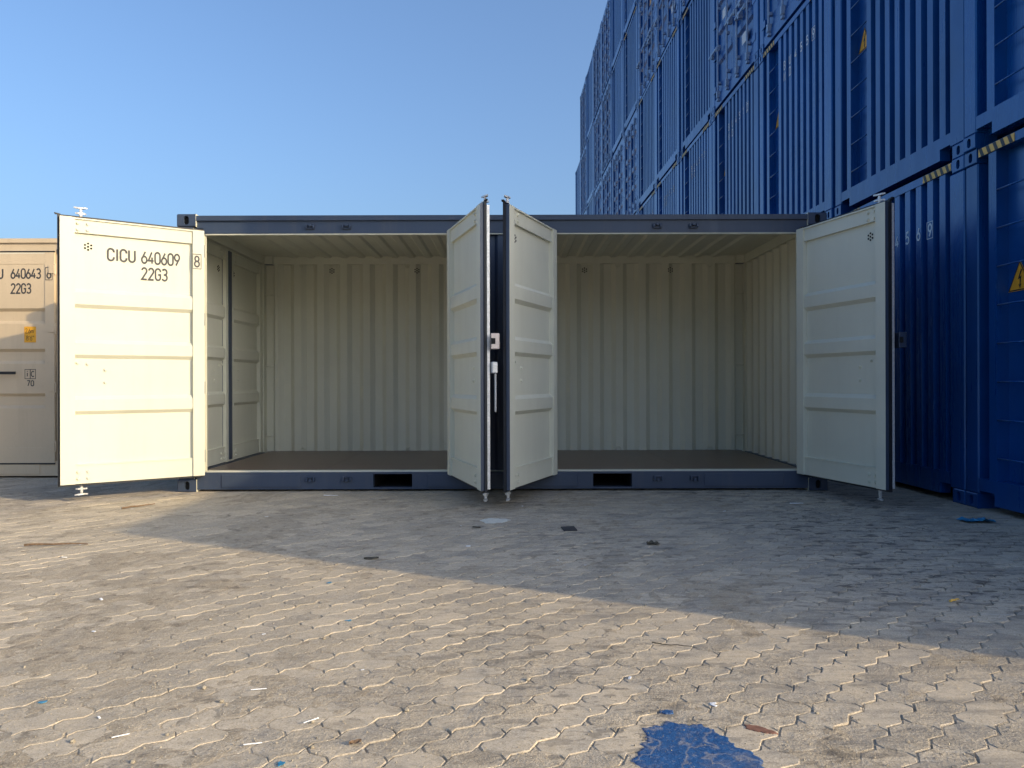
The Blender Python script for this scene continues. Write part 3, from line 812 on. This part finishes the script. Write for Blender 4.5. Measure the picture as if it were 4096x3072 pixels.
# electric warning triangle
mbT = MB(); TS = .265
def tri(mb, s, x, cz=0.0):
    h = s*.866
    mb.add([(x, -s/2, cz-h/3), (x, s/2, cz-h/3), (x, 0, cz+2*h/3)], [(0, 1, 2)])
mbT.prism([(-TS/2, -TS*.289), (TS/2, -TS*.289), (0, TS*.577)], .0, .003, lambda a, b, c: (-c, a, b))
blue_meshes['tri'] = mbT.mesh('warning_sign', 'yellow')
mb = MB()
h = TS*.86
ribbon(mb, [(-.122, -.069), (.122, -.069), (0, .142), (-.122, -.069)], .004, lambda a, b: (-.0042, a, b))
mb.add([(-.0044, -y*.8, z*.78) for y, z in ((.015, .105), (-.028, .010), (.003, .022), (-.004, -.040), (-.018, -.034), (.004, -.080), (.022, -.030), (.010, -.036), (.024, .048), (-.002, .034), (.038, .105))], [(0, 1, 2, 9, 10), (2, 3, 7, 8, 9), (3, 4, 5, 6, 7)])
blue_meshes['bolt'] = mb.mesh('lightning_mark', 'black')

CODES = {(1, 1): '4569', (2, 2): '4559', (3, 2): '4512', (2, 1): '4533', (4, 2): '4571', (5, 2): '4520', (6, 2): '4588'}
def blue_container(c, tier, kind, y, z, jx):
    B = 'blue' if (c*3+tier*5) % 7 < 5 else 'blue2'
    root = empty('blue_container', (wall_x(y)+jx, y, z), SK)
    for sy, yy in ((1, 0), (-1, BW)):
        for zz in (0, BH-.118): link('corner_casting', blue_meshes[B, 'cast', sy], root, (0, yy, zz))
    for k in (0, 1):
        link('corner_post', blue_meshes[B, 'post', k], root); link('side_wall', blue_meshes[B, 'side', k], root)
    for k, nm in (('roof', 'roof'), ('under', 'underframe'), ('far', 'far_end')): link(nm, blue_meshes[B, k], root)
    # rear corner castings bear the container above
    for yy, sy in ((0, 1), (BW, -1)):
        for zz in (0, BH-.118):
            o = link('corner_casting', blue_meshes[B, 'cast', -sy], root, (BL, yy, zz), (0, 0, math.pi))
    if kind == 'wall':
        link('end_panel', blue_meshes[B, 'end'], root); link('top_rail', blue_meshes[B, 'top'], root); link('bottom_rail', blue_meshes[B, 'bottom'], root)
        if c <= 7:
            for i in range(8): link('ladder_rung', blue_meshes[B, 'rung'], root, (0, 0, .42+i*.295))
            for a0 in (.195, BW-.60):
                hb = link('hazard_band', blue_meshes['hazY'], root, (0, a0, 0))
                for i in range(5): link('hazard_stripe', blue_meshes['hazK'], hb, (0, i*HZ_L/5+.012, 0))
            sg = link('warning_sign', blue_meshes['tri'], root, (.1035, 1.918, 1.77)); link('lightning_mark', blue_meshes['bolt'], sg)
        if (c, tier) in CODES:
            y0 = .212; p = (1.718-y0)/8; t = CODES[c, tier]
            crest = lambda i: y0+i*p+.122
            # viewed from the yard, far is left: letters run from far to near
            for i, ch in zip((4, 3, 2, 1), t):
                lettering(ch, .105, (.0140, crest(i)+.024, 2.30), (0, -1, 0), (0, 0, 1), root, 'white_ink', xs=.95, th=.085, box=(i == 1))
            for i, pair in ((6, 'BN'), (5, 'UD')):
                for q, ch in enumerate(pair):
                    lettering(ch, .105, (.0140, crest(i)+.024, 2.30-q*.15), (0, -1, 0), (0, 0, 1), root, 'white_ink', xs=.95, th=.085)
    else:
        link('door_header', blue_meshes[B, 'header'], root); link('door_sill', blue_meshes[B, 'sill'], root)
        for k in (0, 1):
            d = link('door', blue_meshes[B, 'door', k], root); [link('hinge', blue_meshes[B, 'hinge', k], d, (0, 0, z_)) for z_ in (.38, .95, 1.52, 2.09, 2.50)]
            dw = (BW-.34)/2; a = .170+k*dw
            for q, f in enumerate((.26, .76)):
                link('lock_rod', blue_meshes['rod'], d, (0, a+f*dw, 0))
                if c < 7: link('handle', blue_meshes['handle'], d, (0, a+f*dw-(.46 if (k+q) % 2 else 0), 1.18-.16*q))
            if c < 6: link('data_plate', blue_meshes['plate'], d, (0, a+.36, .55+k*.9))
            if k == 0 and c < 7: link('warning_sign', blue_meshes['tri'], d, (.030, a+.62, 2.05))
    return root
kinds = {0: 'cc', 1: 'cc', 2: 'ccd', 3: 'ccd', 4: 'cccd', 5: 'cccd', 6: 'cccdd', 7: 'cddcc', 8: 'cddcc', 9: 'ddddd', 10: 'ddddd', 11: 'ccccc', 12: 'ddddd', 13: 'cccc'}
ORD = ['ground', 'second', 'third', 'fourth', 'fifth']
for c in range(0, 14):
    ks = kinds.get(c, 'ccccc')
    for t, k in enumerate(ks, 1):
        y = 6.28+(c-1)*PITCH+random.uniform(-.012, .012)+(.035 if c == 0 else 0)
        o = blue_container(c, t, 'wall' if k == 'c' else 'door', y, (t-1)*BH, random.uniform(-.018, .018) if t > 1 else 0)
        g = 'blue containers in the tall stack'
        if (c, t) == (1, 1): lab = 'blue container numbered 4569 on the ground beside the open right door'
        elif (c, t) == (2, 2): lab = 'blue container numbered 4559 on the second tier of the stack'
        elif (c, t) == (0, 1): lab = 'blue ladder-end container on the ground with a whole electric warning triangle showing'
        elif (c, t) == (1, 2): lab = 'blue container resting directly on the one numbered 4569'
        elif (c, t) == (0, 2): lab = 'blue container resting on the one with the whole warning triangle'
        else:
            look = 'showing lock rods' if k == 'd' else 'with ribbed end'
            NUM = ['', 'one column', 'two columns', 'three columns', 'four columns', 'five columns', 'six columns', 'seven columns', 'eight columns', 'nine columns', 'ten columns', 'eleven columns', 'twelve columns']
            if c == 0: lab = f'blue container {look}, {ORD[t-1]} tier, above the whole warning triangle'
            elif c == 1: lab = f'blue container {look}, {ORD[t-1]} tier, above number 4569'
            else: lab = f'blue container {look}, {ORD[t-1]} tier, {NUM[c-1]} from number 4569'
        tag(o, lab, 'container', g)
# one single-height container ends the row before the tall stack begins
o = blue_container(-1, 1, 'wall', 1.36, 0, 0.77)
tag(o, 'single blue container standing alone at the near end of the tall stack', 'container', 'blue containers in the tall stack')

# ================================================================== LITTER AND STAINS
def blob(name, cx, cy, rx, ry, mat, label, cat, n=40, rough=.22, z=.0035, th=.002, seed=1, rot=0, group=None, lobes=3):
    r = random.Random(seed); ph = [r.uniform(0, 6.28) for _ in range(8)]; mb = MB(); pts = []
    for i in range(n):
        a = 2*math.pi*i/n
        q = 1+rough*(math.sin(lobes*a+ph[0])*.5+math.sin((lobes+2)*a+ph[1])*.35+math.sin((lobes*2+3)*a+ph[2])*.25+r.uniform(-.25, .25))
        x, y = rx*q*math.cos(a), ry*q*math.sin(a)
        pts.append((x*math.cos(rot)-y*math.sin(rot), x*math.sin(rot)+y*math.cos(rot)))
    mb.prism(pts, 0, th, lambda a, b, c: (a, b, c))
    return tag(mb.build(name, mat, None, (cx, cy, z)), label, cat, group)
def drape(name, cx, cy, rx, ry, mat, label, cat, seed=1, rot=0, lift=.0012, th=.35, step=.008):
    """a film of dried paint lying over pavers and joints: follows the relief, ragged rim"""
    r = random.Random(seed); ph = [r.uniform(0, 6.28) for _ in range(8)]
    n1, n2 = 26, 140; vs = []; fs = []
    for j in range(n2):
        a = 2*math.pi*j/n2
        q = 1+.10*math.sin(3*a+ph[0])+.07*math.sin(5*a+ph[1])+.05*math.sin(11*a+ph[2])+.03*math.sin(23*a+ph[3])+r.uniform(-.035, .035)
        for i in range(n1+1):
            f = i/n1; x = rx*q*f*math.cos(a); y = ry*q*f*math.sin(a)
            X_, Y_ = cx+x*math.cos(rot)-y*math.sin(rot), cy+x*math.sin(rot)+y*math.cos(rot)
            vs.append((X_, Y_, 0))
    P = np.array(vs)
    zz = np.maximum(sand_height(P[:, 0], P[:, 1])+.0018, .0024+(vnoise(P[:, 0], P[:, 1], .05, 8)-.5)*.0016)
    P[:, 2] = zz+lift
    P[n1::n1+1, 2] -= .004
    for j in range(n2):
        k = (j+1) % n2
        for i in range(n1): fs.append((j*(n1+1)+i, j*(n1+1)+i+1, k*(n1+1)+i+1, k*(n1+1)+i))
    mb = MB(); P[:, 0] -= cx; P[:, 1] -= cy
    mb.add([tuple(q) for q in P], fs)
    return tag(mb.build(name, mat, None, (cx, cy, 0), True), label, cat)
drape('paint_stain', .497, 2.105, .155, .180, 'blue_stain', 'large splash of blue paint dried on the sunlit pavers', 'paint stain', 5, .3)
drape('paint_stain', .475, 2.365, .020, .013, 'blue_stain', 'small blue paint drip beside the large blue splash', 'paint stain', 6)
drape('paint_stain', -.132, 5.63, .105, .095, 'cream_stain', 'pale cream paint spill in the shade before the centre doors', 'paint stain', 7, .4)
drape('paint_stain', .72, 2.245, .046, .017, 'rust', 'short rust red paint smear near the blue splash', 'paint stain', 8, -.6)
for i, (x, y) in enumerate(((-.70, 3.28), (-1.5, 2.45), (-.93, 3.9), (-.62, 2.05))):
    blob('paint_chip', x, y, .012, .009, 'blue_scrap', 'tiny blue paint chip on the sandy paving', 'paint chip', 12, .5, .002, .002, 20+i, .5*i, 'blue paint chips')
def flat_plate(name, x, y, w, d, t, rot, mat, label, cat):
    mb = MB(); mb.cbox(-w/2, w/2, -d/2, d/2, 0, t, .002)
    o = mb.build(name, mat, None, (x, y, .003)); o.rotation_euler = (R(2), R(-1), rot); return tag(o, label, cat)
flat_plate('shim_plate', .39, 5.29, .095, .12, .008, .12, 'black_stone', 'small dark square plate lying in the shade before the right opening', 'plate')
def scrap(name, x, y, s, mat, label, cat, seed, h=.03):
    r = random.Random(seed); n = 7; vs = []; fs = []
    for j in range(n):
        for i in range(n):
            a, b = (i/(n-1)-.5)*s, (j/(n-1)-.5)*s*.6
            vs.append((a+r.uniform(-.1, .1)*s*.5, b+r.uniform(-.1, .1)*s*.5, .001+abs(r.gauss(0, .5))*h))
    for j in range(n-1):
        for i in range(n-1): fs.append((j*n+i, j*n+i+1, j*n+n+i+1, j*n+n+i))
    k = len(vs); vs2 = vs+[(a, b, c+.002) for a, b, c in vs]
    mb = MB(); mb.add(vs2, [f[::-1] for f in fs]+[tuple(q+k for q in f) for f in fs])
    return tag(mb.build(name, mat, None, (x, y, .003)), label, cat)
scrap('plastic_scrap', 3.35, 5.55, .20, 'blue_scrap', 'crumpled teal blue plastic film by the foot of the blue containers', 'scrap', 31, .018)
scrap('rubber_scrap', .878, 4.80, .075, 'leaf', 'crumpled black scrap lying in the shaded yard', 'scrap', 32, .014)
def twig(name, x, y, L, rot, r, mat, label, cat, seed, group=None, straight=False):
    q = random.Random(seed); mb = MB(); n = 7; pts = []
    for i in range(n+1):
        pts.append(Vector(((i/n-.5)*L, 0 if straight else q.uniform(-.04, .04)*L*.4, r+(.001 if straight else q.uniform(0, .006)))))
    for i in range(n): mb.tube(pts[i], pts[i+1], r*(1 if straight else 1-.5*i/n), 6, 0, r*(1 if straight else 1-.5*(i+1)/n))
    o = mb.build(name, mat, None, (x, y, .0025)); o.rotation_euler = (0, 0, rot); return tag(o, label, cat, group)
twig('dry_twig', -2.85, 4.80, .38, .08, .008, 'wood', 'long dry twig on the sunlit sand', 'twig', 41)
twig('dry_twig', -3.06, 6.29, .27, .9, .008, 'wood', 'shorter dry twig near the foot of the lettered open door', 'twig', 42)
twig('dry_twig', 2.03, 3.53, .07, .5, .006, 'haz_yellow', 'stubby yellow stick in the shaded yard', 'twig', 43)
twig('dry_twig', .62, 2.95, .17, -.35, .0028, 'leaf', 'dark thin twig on the sunlit pavers', 'twig', 45)
for i, (x, y, L, a) in enumerate(((-1.129, 2.21, .046, .55), (-.841, 2.542, .05, .2), (-.731, 2.158, .05, .25), (-.606, 2.306, .05, .75))):
    twig('plastic_stick', x, y, L, a, .0017, 'plastic', 'thin white plastic stick on the sandy pavers', 'stick', 50+i, 'white plastic sticks', True)
twig('plastic_strip', -1.62, 6.86, .13, -.05, .004, 'plastic', 'white plastic strip in front of the left opening', 'strip', 60)
twig('plastic_strip', 2.35, 6.35, .11, .0, .004, 'plastic', 'white plastic strip below the far right open door', 'strip', 61)
def leaf(x, y, s, rot, mat, label, seed, group=None):
    mb = MB(); n = 9; vs = []
    for i in range(n):
        f = i/(n-1); w = math.sin(math.pi*f)**.8*.28*s; vs += [((f-.5)*s, -w, .004+.010*abs(f-.5)), ((f-.5)*s, 0, .002), ((f-.5)*s, w, .006+.008*abs(f-.5))]
    fs = []
    for i in range(n-1):
        for k in (0, 1): fs.append((i*3+k, i*3+3+k, i*3+4+k, i*3+1+k))
    mb.add(vs, fs); o = mb.build('dead_leaf', mat, None, (x, y, .003)); o.rotation_euler = (0, 0, rot)
    return tag(o, label, 'leaf', group)
leaf(-.813, 4.42, .085, .2, 'leaf', 'dark dead leaf in the shade close to the shadow edge', 1)
leaf(-.444, 2.16, .036, .5, 'wood', 'brown dead leaf on the sunlit pavers', 2)
leaf(-.25, 5.35, .06, -.3, 'leaf', 'small dark leaf beside the pale cream spill', 3)
ICO = MB()
def pebble_mesh(seed):
    import bmesh
    r = random.Random(seed); b = bmesh.new(); bmesh.ops.create_icosphere(b, subdivisions=2, radius=1)
    ax = (1, r.uniform(.7, .9), r.uniform(.55, .7))
    for v in b.verts:
        v.co = Vector((v.co.x*ax[0], v.co.y*ax[1], v.co.z*ax[2]))*(1+r.uniform(-.10, .10))
    me = bpy.data.meshes.new('pebble'); b.to_mesh(me); b.free(); me.materials.append(M['stone']); return me
pm_ = [pebble_mesh(i) for i in range(4)]
peb = [(-1.0, 2.22), (-1.25, 2.18), (-1.02, 2.06), (-.60, 2.30), (-1.03, 2.56), (-.93, 2.45), (-.56, 2.14), (-.33, 2.38), (.05, 2.62), (-1.75, 2.75), (.93, 2.35), (-.75, 3.05), (-1.3, 3.3), (-2.2, 3.7)]
for i, (x, y) in enumerate(peb):
    o = link('pebble', pm_[i % 4], None, (x, y, .004), (0, 0, i*1.3)); s = .006+.004*((i*37) % 10)/10
    o.scale = (s, s, s); tag(o, 'small loose pebble on the sunlit pavers', 'pebble', 'loose pebbles')
chip = MB().cbox(-.5, .5, -.35, .35, 0, .18, .08).mesh('white_chip', 'plastic')
r_ = random.Random(77)
for i in range(18):
    y = r_.uniform(2.3, 6.7); x = r_.uniform(-.62, .30)*y
    o = link('white_chip', chip, None, (x, y, .002), (r_.uniform(-.2, .2), r_.uniform(-.2, .2), r_.uniform(0, 6))); s = r_.uniform(.006, .013)*(.6+y*.22)
    o.scale = (s*1.5, s, s); tag(o, 'tiny white plastic chip on the paving', 'chip', 'white chips littering the yard')
# grit lying loose over the joints
n = 5200; r2 = np.random.default_rng(5)
gy_ = 1.9+3.6*r2.random(n)**1.6; gx_ = (r2.random(n)-.5)*1.4*gy_
tet = np.array([[1, 0, -.3], [-.5, .87, -.3], [-.5, -.87, -.3], [0, 0, .9]])
sz = .0012+.0028*r2.random(n)**3; an = r2.random(n)*6.28
V = np.empty((n, 4, 3))
V[:, :, 0] = gx_[:, None]+sz[:, None]*(tet[:, 0]*np.cos(an)[:, None]-tet[:, 1]*np.sin(an)[:, None])
V[:, :, 1] = gy_[:, None]+sz[:, None]*(tet[:, 0]*np.sin(an)[:, None]+tet[:, 1]*np.cos(an)[:, None])
V[:, :, 2] = .002+sz[:, None]*(tet[:, 2]+.3)
F = (np.array([[0, 2, 1], [0, 1, 3], [1, 2, 3], [2, 0, 3]])[None]+4*np.arange(n)[:, None, None]).reshape(-1)
grit = link('grit', np_mesh('grit', V.reshape(-1, 3), F, np.full(4*n, 3), 'stone'))
tag(grit, 'loose sandy grit scattered over the pavers', 'grit', None, 'stuff')
